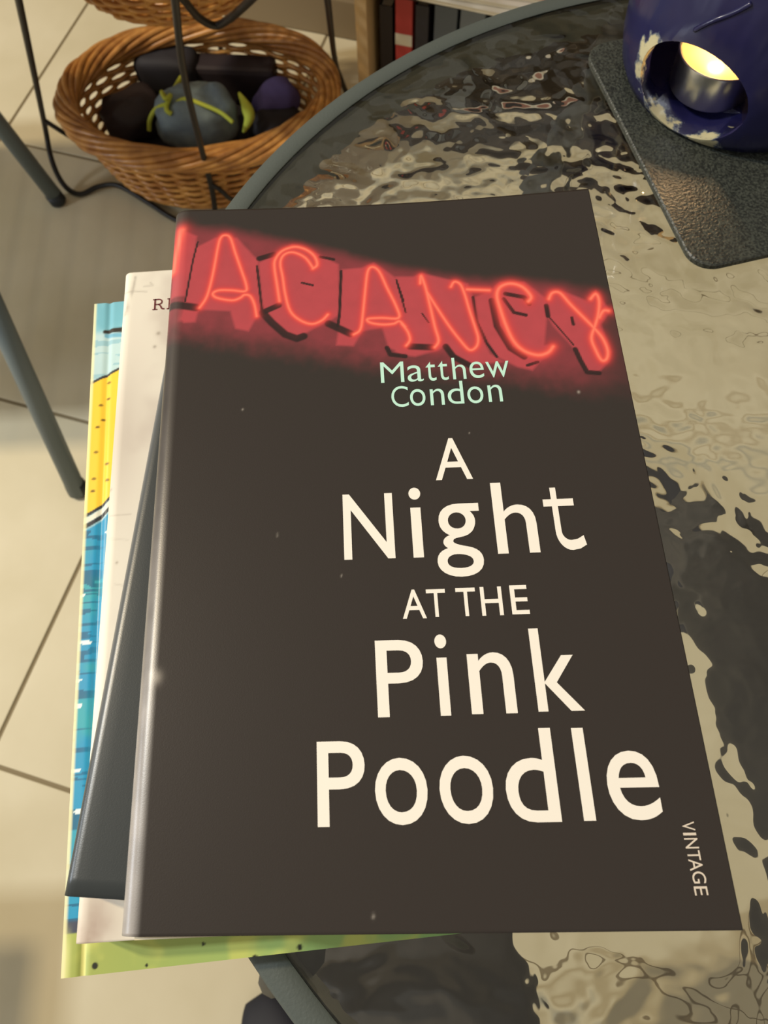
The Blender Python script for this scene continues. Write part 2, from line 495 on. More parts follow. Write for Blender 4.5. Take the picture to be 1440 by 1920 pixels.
PANELS = [  # lit letter backs
    pc5([(40, 560), (120, 300), (190, 330), (180, 400), (120, 690), (20, 690)]),
    pc5([(110, 850), (90, 830), (150, 560), (180, 400), (300, 340), (430, 340), (560, 480), (575, 800), (540, 830), (500, 900), (420, 885), (390, 780), (200, 770), (180, 845)]),
    pc5([(560, 490), (640, 450), (760, 380), (900, 430), (1040, 500), (1045, 800), (1000, 830), (900, 880), (780, 950), (700, 900), (600, 820), (580, 720)]),
    pc5([(1060, 530), (1180, 520), (1250, 490), (1340, 550), (1440, 620), (1440, 1040), (1340, 1000), (1300, 880), (1180, 900), (1130, 990), (1025, 985), (1050, 800)]),
    pc6([(0, 560), (110, 560), (160, 540), (330, 580), (430, 600), (460, 680), (480, 850), (560, 1010), (640, 1060), (450, 1080), (330, 1000), (300, 960), (260, 990), (120, 1030), (40, 1020), (0, 1000)]),
    pc6([(470, 680), (560, 640), (620, 590), (760, 590), (880, 680), (900, 720), (880, 960), (940, 960), (900, 1030), (860, 1050), (810, 1110), (720, 1090), (600, 1030), (540, 930), (490, 830)]),
    pc6([(890, 680), (930, 640), (1000, 650), (1130, 700), (1180, 640), (1215, 690), (1265, 760), (1210, 840), (1270, 1000), (1255, 1060), (1200, 1120), (1130, 1120), (1060, 990), (930, 850), (900, 800)]),
]
SHADOWS = [  # black gaps and supports between the letters: polylines
    (pc5([(195, 365), (165, 480), (120, 720)]), 1.2), (pc5([(20, 735), (185, 758)]), 5.5), (pc5([(565, 465), (650, 440)]), 4.0), (pc5([(550, 510), (565, 640), (580, 780)]), 1.6),
    (pc5([(590, 785), (680, 745)]), 4.0), (pc5([(585, 790), (640, 850), (720, 920), (790, 945), (830, 930)]), 5.0), (pc5([(1055, 540), (1045, 800), (1035, 870)]), 1.8), (pc5([(980, 855), (1110, 915)]), 5.0),
    (pc5([(820, 610), (885, 625)]), 1.6), (pc5([(1330, 1000), (1350, 1040), (1440, 1050)]), 3.0), (pc5([(1385, 590), (1430, 720)]), 1.2), (pc5([(930, 455), (1010, 470)]), 2.2),
    (pc6([(15, 600), (65, 770)]), 1.2), (pc6([(160, 775), (200, 830)]), 1.0), (pc6([(90, 970), (220, 975)]), 4.5), (pc6([(300, 970), (345, 1030), (440, 1080)]), 4.0), (pc6([(460, 680), (480, 820), (540, 950), (600, 1030)]), 1.8),
    (pc6([(570, 700), (600, 850), (680, 980), (760, 1030)]), 4.0), (pc6([(640, 690), (700, 770), (770, 785)]), 2.4), (pc6([(650, 660), (760, 680), (790, 720)]), 3.0), (pc6([(890, 730), (900, 790)]), 3.0), (pc6([(910, 800), (1050, 960)]), 1.0),
    (pc6([(1060, 985), (1090, 1050), (1130, 1120), (1200, 1125)]), 3.0), (pc6([(1040, 800), (1050, 840)]), 2.0), (pc6([(780, 1080), (840, 1060)]), 2.0),
]
BAND_TOP = [on_cover(*q) for q in [(300, 415), (341, 427), (435, 432), (485, 443), (632, 474), (740, 502), (877, 525), (1027, 531), (1123, 544), (1190, 560)]]
BAND_BOT = [on_cover(*q) for q in [(290, 632), (316, 637), (529, 668), (716, 697), (860, 712), (963, 720), (1091, 736), (1180, 742)]]

def seg_dist(X, Y, pts):
    D = np.full(X.shape, 1e9)
    for (x0, y0), (x1, y1) in zip(pts[:-1], pts[1:]):
        dx, dy = x1 - x0, y1 - y0
        t = np.clip(((X - x0) * dx + (Y - y0) * dy) / (dx * dx + dy * dy + 1e-18), 0, 1)
        D = np.minimum(D, np.hypot(X - x0 - t * dx, Y - y0 - t * dy))
    return D
def in_poly(X, Y, pts):
    ins = np.zeros(X.shape, bool); n = len(pts)
    for i in range(n):
        x0, y0 = pts[i]; x1, y1 = pts[(i + 1) % n]
        c = ((y0 > Y) != (y1 > Y)) & (X < (x1 - x0) * (Y - y0) / (y1 - y0 + 1e-18) + x0)
        ins ^= c
    return ins
def vnoise(X, Y, s, seed=0, octv=3):
    """cheap value noise on arrays, about 0..1"""
    out = np.zeros(X.shape); amp = 1.0; tot = 0
    for o in range(octv):
        x = X * s + 17.3 * o + seed; y = Y * s + 5.1 * o + seed * 1.7
        xi = np.floor(x); yi = np.floor(y); fx = x - xi; fy = y - yi
        fx = fx * fx * (3 - 2 * fx); fy = fy * fy * (3 - 2 * fy)
        h = lambda a, b: np.modf(np.abs(np.sin(a * 127.1 + b * 311.7) * 43758.5453))[0]
        out += amp * ((h(xi, yi) * (1 - fx) + h(xi + 1, yi) * fx) * (1 - fy) + (h(xi, yi + 1) * (1 - fx) + h(xi + 1, yi + 1) * fx) * fy)
        tot += amp; amp *= 0.5; s *= 2
    return out / tot
def mixc(C, c, a): return C * (1 - a[..., None]) + np.array(c)[None, None, :] * a[..., None]
def sstep(a, b, x):
    t = np.clip((x - a) / (b - a), 0, 1); return t * t * (3 - 2 * t)

BLACK = (0.030, 0.0235, 0.0205, 1.0)
def cover_art(X, Y):
    C = np.zeros(X.shape + (4,)); C[:] = BLACK
    hot = Y[:, 0] > 0.135
    x, y = X[hot], Y[hot]
    c = C[hot]
    top = np.interp(x, [q[0] for q in BAND_TOP], [q[1] for q in BAND_TOP])
    bot = np.interp(x, [q[0] for q in BAND_BOT], [q[1] for q in BAND_BOT])
    nz = vnoise(x, y, 260, 3)
    a_top = 1 - sstep(-0.004, 0.0035, y - top + 0.002 * (nz - .5))
    a_bot = sstep(-0.004, 0.012, y - bot + 0.004 * (nz - .5))
    band = a_top * a_bot
    edge = sstep(0.0, 0.020, 0.1535 - x) * 0.75 + 0.25
    c = mixc(c, (0.26, 0.040, 0.052, 1), band * (0.72 + 0.28 * nz) * edge)
    low = sstep(0.013, 0.022, y - bot)
    # lit letter backs
    lit = np.zeros(x.shape)
    for pl in PANELS:
        pl = [on_cover(*q) for q in pl]
        d = seg_dist(x, y, pl + pl[:1]); ins = in_poly(x, y, pl)
        lit = np.maximum(lit, np.where(ins, sstep(0, 0.0006, d) * 0.5 + 0.5, 0.5 * (1 - sstep(0, 0.0005, d))))
    c = mixc(c, (0.50, 0.066, 0.082, 1), lit * (0.78 + 0.2 * nz))
    for pl, wd in SHADOWS:
        d = seg_dist(x, y, [on_cover(*q) for q in pl])
        r = wd * 0.00026
        c = mixc(c, (0.020, 0.010, 0.010, 1), (1 - sstep(r * 0.8, r * 1.35, d)) * 0.95)
    dn = np.full(x.shape, 1e9)
    for pl, wd in NEON:
        q = smooth_path([(*on_cover(*k), 0) for k in pl], 4)
        dn = np.minimum(dn, seg_dist(x, y, [(k.x, k.y) for k in q]) / wd)
    c = mixc(c, (0.66, 0.040, 0.048, 1), 0.62 * np.exp(-(dn / 0.0017) ** 2))
    c = mixc(c, (0.95, 0.105, 0.07, 1), 0.95 * np.exp(-(dn / 0.00085) ** 2))
    c = mixc(c, (1.0, 0.26, 0.17, 1), 0.75 * np.exp(-(dn / 0.00036) ** 2))
    C[hot] = c
    # wear: small white nicks and a scuff on the hinge
    for (qx, qy, r, s) in [(292, 1270, .0016, .55), (284, 1262, .0008, .35), (455, 768, .0003, .5), (520, 1003, .0003, .5), (1085, 735, .0004, .6), (700, 1718, .0004, .4), (640, 1080, .0002, .5), (880, 812, .0002, .5)]:
        bx, by = on_cover(qx, qy)
        d = np.hypot(X - bx, (Y - by) * 0.8)
        C = mixc(C, (0.55, 0.5, 0.44, 1), s * np.exp(-(d / r) ** 2))
    # worn hinge with the spine-edge highlight painted in, stronger towards the foot
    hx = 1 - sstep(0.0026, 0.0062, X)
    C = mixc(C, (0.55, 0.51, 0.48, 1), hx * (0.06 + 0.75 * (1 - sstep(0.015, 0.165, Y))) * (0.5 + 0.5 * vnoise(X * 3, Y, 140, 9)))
    return C

def satin(name):
    m = mat(name, BLACK, 0.33, spec=0.5)
    attr_color(m); add_bump(m, 2600, 0.00003, strength=0.6)
    return m
M['black_cover'] = satin('black_printed_cover')
b1 = thing('paperback_book', 'black paperback with red neon sign and white title, topmost of the pile', 'book', (0, 0, BOOK_Z0), 0, 'books piled on the glass table')
xs = lin(0.0058, BW, 420)
ys = lin(0, 0.132, 170) + lin(0.1325, 0.232, 300) + lin(0.2325, BH, 6)
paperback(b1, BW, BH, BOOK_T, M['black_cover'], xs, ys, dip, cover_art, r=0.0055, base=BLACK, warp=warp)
M['ink_white'] = mat('white_ink', srgb(250, 244, 234), 0.5)
M['ink_mint'] = mat('pale_mint_ink', srgb(196, 240, 224), 0.5)
M['ink_small'] = mat('offwhite_ink', srgb(225, 212, 196), 0.5)
lettering(TITLE, 'title_lettering', M['ink_white'], b1, 0.004, 'large white title lettering')
lettering(AUTHOR, 'author_lettering', M['ink_mint'], b1, -0.004, 'pale mint author lettering')
lettering(VINTAGE, 'imprint_lettering', M['ink_small'], b1, 0.0, 'small white lettering running down the edge', True)

# --- second black paperback, turned clockwise below the first
Z2, T2 = 0.7115, 0.0152
M['slate_cover'] = satin('slate_black_cover')
p2 = at(113, 1680, Z2 + T2)
b2 = thing('paperback_book', 'plain slate black paperback turned askew, second from top of the pile', 'book', (p2.x, p2.y, Z2), math.radians(-5.6), 'books piled on the glass table')
def plain_art(X, Y):
    C = np.zeros(X.shape + (4,)); C[:] = (0.036, 0.043, 0.046, 1)
    C = mixc(C, (0.3, 0.3, 0.3, 1), (1 - sstep(0.0004, 0.003, X)) * 0.5 * sstep(0.02, 0.06, Y))
    return C
paperback(b2, 0.115, 0.186, T2, M['slate_cover'], lin(0.004, 0.115, 30), lin(0, 0.186, 40), None, plain_art, r=0.0036, base=(0.035, 0.038, 0.04, 1))

# --- white paperback
Z3, T3 = 0.6935, 0.0176
M['white_cover'] = mat('worn_white_cover', (1, 1, 1, 1), 0.5); attr_color(M['white_cover'])
p3 = at(136, 1771, Z3 + T3); q3 = at(232, 512, Z3 + T3)
a3 = math.atan2(-(q3.x - p3.x), q3.y - p3.y); h3 = math.hypot(q3.x - p3.x, q3.y - p3.y)
b3 = thing('paperback_book', 'worn white paperback with dark red lettering, third from top of the pile', 'book', (p3.x, p3.y, Z3), a3, 'books piled on the glass table')
def loc3(px, py):
    q = at(px, py, Z3 + T3) - p3
    return rot2((q.x, q.y), -a3)
def white_art(X, Y):
    C = np.zeros(X.shape + (4,)); C[:] = srgb(236, 230, 216)
    n = vnoise(X, Y, 45, 2, 4); C = mixc(C, srgb(212, 202, 190), sstep(0.45, 0.8, n) * 0.9)
    C = mixc(C, srgb(246, 240, 222), (1 - sstep(0, 0.006, X)) * 0.8)
    for pl, wd, s in [([(254, 520), (249, 545), (243, 560), (234, 590)], .0006, .55), ([(234, 548), (250, 546), (275, 547)], .0004, .4), ([(282, 530), (287, 535), (270, 537)], .0004, .4),
                      ([(205, 967), (245, 964)], .0003, .35), ([(215, 1095), (232, 1098)], .0003, .3), ([(203, 1010), (240, 1012)], .0003, .2)]:
        d = seg_dist(X, Y, [loc3(*q) for q in pl]); C = mixc(C, srgb(120, 108, 96), s * np.exp(-(d / wd) ** 2) * (0.5 + 0.5 * vnoise(X, Y, 900, 1)))
    for (qx, qy, r) in [(297, 625, .0008), (290, 650, .0007), (206, 917, .0006), (219, 1055, .0005)]:
        d = np.hypot(X - loc3(qx, qy)[0], Y - loc3(qx, qy)[1]); C = mixc(C, srgb(120, 104, 84), 0.6 * np.exp(-(d / r) ** 2))
    s = loc3(165, 1745); d = np.hypot(X - s[0], (Y - s[1]) * 0.7)
    C = mixc(C, srgb(168, 142, 128), 0.75 * np.exp(-(d / .006) ** 2) * (0.3 + vnoise(X, Y, 300, 5)))
    s = loc3(220, 820); d = np.hypot(X - s[0], (Y - s[1]) * 0.35)
    C = mixc(C, srgb(196, 184, 172), 0.7 * np.exp(-(d / .012) ** 2))
    return C
paperback(b3, 0.150, h3, T3, M['white_cover'], lin(0.004, 0.055, 150) + lin(0.06, 0.150, 8), lin(0, h3, 420), None, white_art, r=0.0032, base=srgb(240, 234, 218))
# typewriter capitals RE, dark red
M['ink_red'] = mat('dark_red_ink', srgb(110, 40, 44), 0.6)
def bar(mb, a, b, wd, z):
    a = Vector((*a, z)); b = Vector((*b, z)); d = (b - a).normalized(); n = Vector((-d.y, d.x, 0)) * wd / 2
    mb.add([a - n, b - n, b + n, a + n], [(0, 1, 2, 3)])
def strip(mb, pts, wd, z):
    for a, b in zip(pts[:-1], pts[1:]): bar(mb, a, b, wd, z)
L0 = loc3(285.5, 582); U0 = loc3(285.5, 561.5); sx = (loc3(308, 582)[0] - L0[0]) / 1.0; sy = U0[1] - L0[1]
def rc(x, y): return (L0[0] + x * sx, L0[1] + y * sy)
rm = MB(); zz = T3 + 0.00015; tw = sx * 0.115
for ox in (0.0, 1.2):
    bar(rm, rc(ox + .0, .05), rc(ox + .42, .05), tw * .9, zz); bar(rm, rc(ox + .2, 0.04), rc(ox + .2, .96), tw * 1.15, zz); bar(rm, rc(ox + .02, .95), rc(ox + .3, .95), tw * .9, zz)
strip(rm, [rc(.2, .95), rc(.55, .95), rc(.72, .88), rc(.78, .74), rc(.72, .58), rc(.55, .5), rc(.2, .5)], tw, zz)
strip(rm, [rc(.5, .5), rc(.66, .36), rc(.78, .1), rc(1.0, .06)], tw * 1.1, zz)
strip(rm, [rc(1.4, .95), rc(2.0, .95), rc(2.0, .76)], tw, zz); bar(rm, rc(1.4, .5), rc(1.75, .5), tw, zz); strip(rm, [rc(1.4, .05), rc(2.05, .05), rc(2.05, .28)], tw, zz)
o = rm.build('lettering', M['ink_red'], b3); o['label'] = 'dark red typewriter capitals'

# --- picture book at the bottom (hard covers)
Z4, T4 = GLASS_Z + 0.0002, 0.0122
ZT4 = Z4 + T4
p4 = at(114, 1835, ZT4); q4 = at(177, 570, ZT4); r4 = at(1000, 1745, ZT4)
a4 = math.atan2(-(q4.x - p4.x), q4.y - p4.y); h4 = math.hypot(q4.x - p4.x, q4.y - p4.y); w4 = 0.158
b4 = thing('picture_book', 'hardback picture book with blue, yellow and green cover art, lowest of the pile', 'book', (p4.x, p4.y, Z4), a4, 'books piled on the glass table')
M['art_cover'] = mat('printed_board', (1, 1, 1, 1), 0.4); attr_color(M['art_cover'])
def loc4(px, py):
    q = at(px, py, ZT4) - p4
    return rot2((q.x, q.y), -a4)
def book4_art(X, Y):
    C = np.zeros(X.shape + (4,))
    n = vnoise(X, Y, 90, 4)
    C[:] = srgb(120, 186, 205)
    C = mixc(C, srgb(150, 206, 220), sstep(.4, .7, n) * .7)
    ln = [loc4(172, 618), loc4(225, 618)]; yb = ln[0][1]
    sea = sstep(0, .004, yb - Y) * (0.75 + .25 * n)
    C = mixc(C, srgb(196, 222, 226), sea)
    C = mixc(C, srgb(140, 190, 206), sea * (vnoise(X * .12, Y, 520, 8, 2) > .56) * .8)
    # dark fin on the horizon
    d = seg_dist(X, Y, [loc4(197, 622), loc4(212, 619), loc4(230, 618)]); C = mixc(C, srgb(50, 46, 40), 1 - sstep(.0006, .0013, d - (X - loc4(197, 622)[0]) * .05))
    d = seg_dist(X, Y, [loc4(200, 629), loc4(230, 628)]); C = mixc(C, srgb(90, 170, 205), .8 * (1 - sstep(.0006, .0014, d)))
    # yellow shape with dark outline
    x0, y0 = loc4(170, 719); x1, y1 = loc4(218, 694); tp_ = y0 + (X - x0) * (y1 - y0) / (x1 - x0)
    x0, y0 = loc4(157, 968); x1, y1 = loc4(197, 942); t_ = np.clip((X - x0) / (x1 - x0), 0, 3); bt_ = y0 + (y1 - y0) * (.45 * t_ + .55 * t_ * t_)
    yel = (Y < tp_) & (Y > bt_)
    C[yel] = srgb(250, 208, 62)
    C = mixc(C, srgb(238, 180, 70), yel * sstep(.35, .75, vnoise(X, Y, 60, 6)) * .55 * sstep(0, .05, tp_ - Y))
    for q in [(204, 717), (203, 747), (189, 760), (193, 787), (183, 801), (180, 848), (200, 869), (176, 898), (174, 921), (201, 900)]:
        s = loc4(*q); d = np.hypot((X - s[0]) * .6, Y - s[1]); C = mixc(C, srgb(96, 70, 24), .9 * (1 - sstep(.0003, .0008, d)))
    C = mixc(C, srgb(52, 52, 56), 1 - sstep(.0004, .0009, np.abs(Y - tp_)))
    C = mixc(C, srgb(44, 48, 56), 1 - sstep(.0005, .001, np.abs(Y - bt_)))
    bw = bt_ - .0022
    C = mixc(C, srgb(232, 230, 216), 1 - sstep(.0009, .0014, np.abs(Y - bw)))
    C = mixc(C, srgb(44, 48, 56), 1 - sstep(.0007, .0013, np.abs(Y - bw + .0022)))
    # hatched water
    wat = sstep(0, .001, bw - .0034 - Y)
    C = mixc(C, srgb(38, 150, 196), wat)
    C = mixc(C, srgb(60, 170, 178), wat * sstep(.5, .75, vnoise(X, Y, 70, 12)) * .8)
    hat = vnoise(X * .1, Y, 620, 15, 2)
    C = mixc(C, srgb(22, 92, 130), wat * (hat > .60) * .85 * (1 - sstep(.004, .012, X + .004 * n)))
    C = mixc(C, srgb(240, 250, 250), wat * (vnoise(X * .3, Y, 300, 21, 2) > .80) * .9)
    # green foreground
    yg = loc4(130, 1752)[1]; yn = loc4(130, 1722)[1]
    C = mixc(C, srgb(70, 74, 92), sstep(0, .0015, yn - Y))
    gr = sstep(-.0002, .0004, yg - Y + .0006 * n)
    gx = np.clip(X / .12, 0, 1)
    gc = np.array(srgb(170, 180, 92))[None, None] * (1 - gx[..., None]) + np.array(srgb(142, 190, 120))[None, None] * gx[..., None]
    C = C * (1 - gr[..., None]) + gc * gr[..., None]
    C = mixc(C, srgb(206, 210, 110), gr * sstep(.5, .8, vnoise(X, Y, 110, 30)) * .7)
    C = mixc(C, srgb(224, 226, 150), (1 - sstep(.001, .0035, X)) * sstep(0, .01, yg + .004 - Y))
    C = mixc(C, srgb(250, 244, 190), (1 - sstep(.0006, .0016, X)) * .8)
    jx = loc4(155, 1810)[0]
    C = mixc(C, srgb(228, 226, 140), gr * (1 - sstep(.0005, .001, np.abs(X - jx))))
    for q, r in [((178, 1811), .0010), ((275, 1810), .0005), ((381, 1770), .0006), ((478, 1796), .0009), ((562, 1776), .0009), ((780, 1768), .0007), ((850, 1761), .0004)]:
        s = loc4(*q); d = np.hypot(X - s[0], Y - s[1]); C = mixc(C, srgb(30, 34, 18), 1 - sstep(r * .7, r * 1.2, d))
    return C
def board(name, xs, ys, z0, z1, art, root, joint=None):
    X, Y = np.meshgrid(xs, ys)
    Z = np.full(X.shape, z1)
    if joint is not None: Z = Z - 0.0007 * np.exp(-((X - joint) / 0.0012) ** 2)
    C = art(X, Y) if art else np.tile(np.array(srgb(150, 190, 120)), X.shape + (1,))
    nY, nX = X.shape; idx = np.arange(nX * nY).reshape(nY, nX); n0 = nX * nY
    f1 = np.stack([idx[:-1, :-1], idx[:-1, 1:], idx[1:, 1:], idx[1:, :-1]], -1).reshape(-1, 4)
    rim = []
    loop = list(idx[0, :]) + list(idx[1:, -1]) + list(idx[-1, -2::-1]) + list(idx[-2:0:-1, 0])
    V = np.stack([X, Y, Z], -1).reshape(-1, 3)
    low = V[loop].copy(); low[:, 2] = z0
    m = len(loop)
    for i in range(m):
        j = (i + 1) % m; rim.append((loop[i], n0 + i, n0 + j, loop[j]))
    faces = [tuple(q) for q in f1.tolist()] + [tuple(int(k) for k in q) for q in rim] + [tuple(range(n0, n0 + m))[::-1]]
    me = bpy.data.meshes.new(name); me.from_pydata(np.concatenate([V, low]).tolist(), [], faces)
    ca = me.color_attributes.new('Col', 'FLOAT_COLOR', 'POINT')
    cc = np.concatenate([C.reshape(-1, 4), C.reshape(-1, 4)[loop]])
    ca.data.foreach_set('color', cc.astype(np.float32).ravel()); me.materials.append(M['art_cover'])
    return link(bpy.data.objects.new(name, me), root)
board('front_cover', lin(0, 0.04, 130) + lin(0.0405, w4, 200), lin(0, 0.03, 110) + lin(0.0306, h4, 420), T4 - 0.0022, T4, book4_art, b4, loc4(155, 1810)[0])
board('back_cover', lin(0, w4, 3), lin(0, h4, 3), 0, 0.0022, None, b4)
MB().box((w4 / 2 - 0.001, h4 / 2, T4 / 2), (w4 - 0.006, h4 - 0.006, T4 - 0.0045)).build('page_block', M['paper'], b4)
M['spine'] = mat('spine_board', srgb(232, 232, 170), 0.45)
MB().box((0.0012, h4 / 2, T4 / 2), (0.0022, h4 - 0.0002, T4 - 0.0045), 0.0004).build('spine', M['spine'], b4)

# ------------------------------------------------------------------ placemat, oil burner, tealight
MAT_Z = GLASS_Z + 0.003
M['mat'] = mat('speckled_grey_mat', srgb(74, 78, 72), 0.38, spec=0.5)
nz = add_noise_color(M['mat'], srgb(40, 43, 41), srgb(70, 74, 68), 900, 2.0, 0.4, 0.62)
add_bump(M['mat'], 750, 0.0005, 2.0)
c0 = at(1308, 506, MAT_Z); ct = at(1119, 135, MAT_Z); cr_ = at(1440, 482, MAT_Z)
ma = math.atan2(-(ct.x - c0.x), ct.y - c0.y)
mw_, mh_, rr_ = 0.205, 0.148, 0.012
pts = []
for cx, cy, s in ((mw_ - rr_, rr_, -90), (mw_ - rr_, mh_ - rr_, 0), (rr_, mh_ - rr_, 90), (rr_, rr_, 180)):
    for k in range(9):
        a = math.radians(s + 90 * k / 8); pts.append((cx + rr_ * math.cos(a), cy + rr_ * math.sin(a)))
mt_th = MAT_Z - GLASS_Z - 0.0001
nn = len(pts)
mv = [(x, y, 0) for x, y in pts] + [(x, y, mt_th - .0006) for x, y in pts] + [(x + (mw_ / 2 - x) * .006, y + (mh_ / 2 - y) * .008, mt_th) for x, y in pts]
mf = [tuple(range(nn))[::-1], tuple(range(2 * nn, 3 * nn))] + [(i, (i + 1) % nn, nn + (i + 1) % nn, nn + i) for i in range(nn)] + [(nn + i, nn + (i + 1) % nn, 2 * nn + (i + 1) % nn, 2 * nn + i) for i in range(nn)]
pm = mesh_obj('placemat', mv, mf, M['mat'])
pm.location = (c0.x - 0.0005, c0.y, GLASS_Z + 0.0001); pm.rotation_euler = (0, 0, ma)
tag(pm, 'dark grey speckled placemat with rounded corners lying on the glass', 'placemat')

BX, BY = 0.2568, 0.3677
HZ = 0.0222
HA = math.radians(226)
HC = (0.056 * math.cos(HA), 0.056 * math.sin(HA), HZ)
M['glaze'] = mat('cobalt_glaze', srgb(34, 36, 92), 0.22, spec=0.6)
m = M['glaze']
def on_burner(px, py, z):
    q = at(px, py, MAT_Z + z); return (q.x - BX, q.y - BY, z)
CHIPS = [(on_burner(1186, 172, .014), .0085), (on_burner(1192, 140, .020), .0075), (on_burner(1205, 105, .028), .0075), (on_burner(1225, 88, .034), .0065), (on_burner(1198, 62, .040), .0050), (on_burner(1240, 205, .0075), .0095), (on_burner(1262, 222, .0065), .0075),
         (on_burner(1300, 262, .005), .0060), (on_burner(1328, 266, .004), .0065), (on_burner(1352, 262, .004), .0045), (on_burner(1393, 215, .012), .0035), (on_burner(1380, 240, .008), .0035)]
tc = N(m, 'ShaderNodeTexCoord')
nz = N(m, 'ShaderNodeTexNoise', Scale=210.0, Detail=4.0, Roughness=0.65); L(m, tc.outputs['Object'], nz.inputs['Vector'])
prev = None
for c_, r_ in CHIPS:
    dn_ = N(m, 'ShaderNodeVectorMath', operation='DISTANCE'); dn_.inputs[1].default_value = c_; L(m, tc.outputs['Object'], dn_.inputs[0])
    mu = N(m, 'ShaderNodeMath', operation='MULTIPLY'); mu.inputs[1].default_value = 1.0 / r_; L(m, dn_.outputs['Value'], mu.inputs[0])
    if prev is None: prev = mu.outputs[0]
    else:
        mi = N(m, 'ShaderNodeMath', operation='MINIMUM'); L(m, prev, mi.inputs[0]); L(m, mu.outputs[0], mi.inputs[1]); prev = mi.outputs[0]
mm = N(m, 'ShaderNodeMath', operation='MULTIPLY_ADD'); mm.inputs[1].default_value = 2.0; L(m, nz.outputs['Fac'], mm.inputs[0]); L(m, prev, mm.inputs[2])
rp = N(m, 'ShaderNodeValToRGB'); e = rp.color_ramp.elements
e[0].position = 0.0; e[0].color = srgb(206, 198, 160)
e[1].position = 0.98; e[1].color = srgb(31, 31, 72)
k = e.new(0.80); k.color = srgb(198, 190, 152)
k = e.new(0.90); k.color = srgb(104, 112, 122)
dv = N(m, 'ShaderNodeMath', operation='MULTIPLY'); dv.inputs[1].default_value = 0.5; L(m, mm.outputs[0], dv.inputs[0])
L(m, dv.outputs[0], rp.inputs['Fac'])
n3 = N(m, 'ShaderNodeTexNoise', Scale=24.0, Detail=3.0); L(m, tc.outputs['Object'], n3.inputs['Vector'])
mxc = N(m, 'ShaderNodeMixRGB', blend_type='MULTIPLY'); mxc.inputs[0].default_value = 0.35
r3 = N(m, 'ShaderNodeValToRGB'); r3.color_ramp.elements[0].color = (.45, .45, .5, 1); r3.color_ramp.elements[0].position = .35; r3.color_ramp.elements[1].position = .65
L(m, n3.outputs['Fac'], r3.inputs['Fac']); L(m, rp.outputs['Color'], mxc.inputs[1]); L(m, r3.outputs['Color'], mxc.inputs[2])
L(m, mxc.outputs[0], P(m).inputs['Base Color'])
add_bump(m, 55, 0.0022, 2.0, 0.8, stretch=(1, 1, 0.45))
ob = thing('oil_burner', 'cobalt blue glazed ceramic oil burner with chipped round opening on the placemat', 'oil burner', (BX, BY, MAT_Z))
out = [(0.0001, 0.0), (0.050, 0.0), (0.0555, 0.002), (0.0585, 0.008), (0.0605, 0.018), (0.0612, 0.030), (0.060, 0.042), (0.0575, 0.054), (0.054, 0.066), (0.0505, 0.078), (0.049, 0.088), (0.0525, 0.098), (0.0575, 0.106), (0.0585, 0.108), (0.0565, 0.109),
       (0.048, 0.102), (0.030, 0.096), (0.0001, 0.094)]
inn = [(0.0001, 0.089), (0.030, 0.089), (0.044, 0.082), (0.049, 0.066), (0.0535, 0.045), (0.0545, 0.030), (0.053, 0.014), (0.050, 0.009), (0.045, 0.0065), (0.0001, 0.006)]
bd = MB().lathe(out, 96, closed=False)
bd.lathe(inn, 96)
body = bd.build('body', M['glaze'], ob)
cut = MB()
cv = []; cf = []
nk = 40
for d in (0.030, 0.100):
    for k in range(nk):
        a = 2 * PI * k / nk
        rw, rh = 0.0275, 0.0215
        lx = rw * math.cos(a); lz = HZ + rh * math.sin(a) + (0.0 if d < .05 else 0.006)
        cv.append((d * math.cos(HA) - lx * math.sin(HA), d * math.sin(HA) + lx * math.cos(HA), lz))
cf = [tuple(range(nk)), tuple(range(2 * nk - 1, nk - 1, -1))] + [(k, nk + k, nk + (k + 1) % nk, (k + 1) % nk) for k in range(nk)]
cutter = mesh_obj('cutter', cv, cf, M['glaze'], ob)
for o_ in (body, cutter):
    bm = bmesh.new(); bm.from_mesh(o_.data); bmesh.ops.remove_doubles(bm, verts=bm.verts, dist=2e-4 if o_ is body else 1e-6)
    if o_ is cutter: bmesh.ops.recalc_face_normals(bm, faces=bm.faces)
    bm.to_mesh(o_.data); bm.free()
md = body.modifiers.new('hole', 'BOOLEAN'); md.operation = 'DIFFERENCE'; md.object = cutter; md.solver = 'EXACT'
bv = body.modifiers.new('soften', 'BEVEL'); bv.width = 0.0016; bv.segments = 3; bv.limit_method = 'ANGLE'; bv.angle_limit = math.radians(50)
bpy.context.view_layer.update()
baked(body)
bpy.data.objects.remove(cutter)
auto_smooth(body, 55)

def prof_r(z): return np.interp(z, [q[1] for q in out[1:14]], [q[0] for q in out[1:14]])
def on_body(px, py):
    best = None
    for z in np.linspace(0.035, 0.108, 300):
        q = on_burner(px, py, z); e_ = abs(math.hypot(q[0], q[1]) - prof_r(z))
        if best is None or e_ < best[0]: best = (e_, q)
    return best[1]
rg = [on_body(*q) for q in ((1300, 58), (1330, 42), (1362, 30), (1392, 16), (1410, 6))]
MB().tube(smooth_path(rg, 6), [.0004] + [.0011] * 23 + [.0004], 10).build('tool_ridge', M['glaze'], ob, True)
tl_c = Vector((0.2375, 0.3525, MAT_Z + 0.0065))
tl = thing('tealight', 'lit tealight in a metal cup glowing inside the blue oil burner', 'candle', tl_c)
M['alu'] = mat('aluminium', (0.78, 0.77, 0.75, 1), 0.28, 1.0)
M['wax'] = mat('molten_wax', (0.62, 0.40, 0.16, 1), 0.3)
P(M['wax']).inputs['Emission Color'].default_value = (1.0, 0.66, 0.26, 1); P(M['wax']).inputs['Emission Strength'].default_value = 0.25  # emission stands in for flame light soaking through the wax
TRR = 0.0195
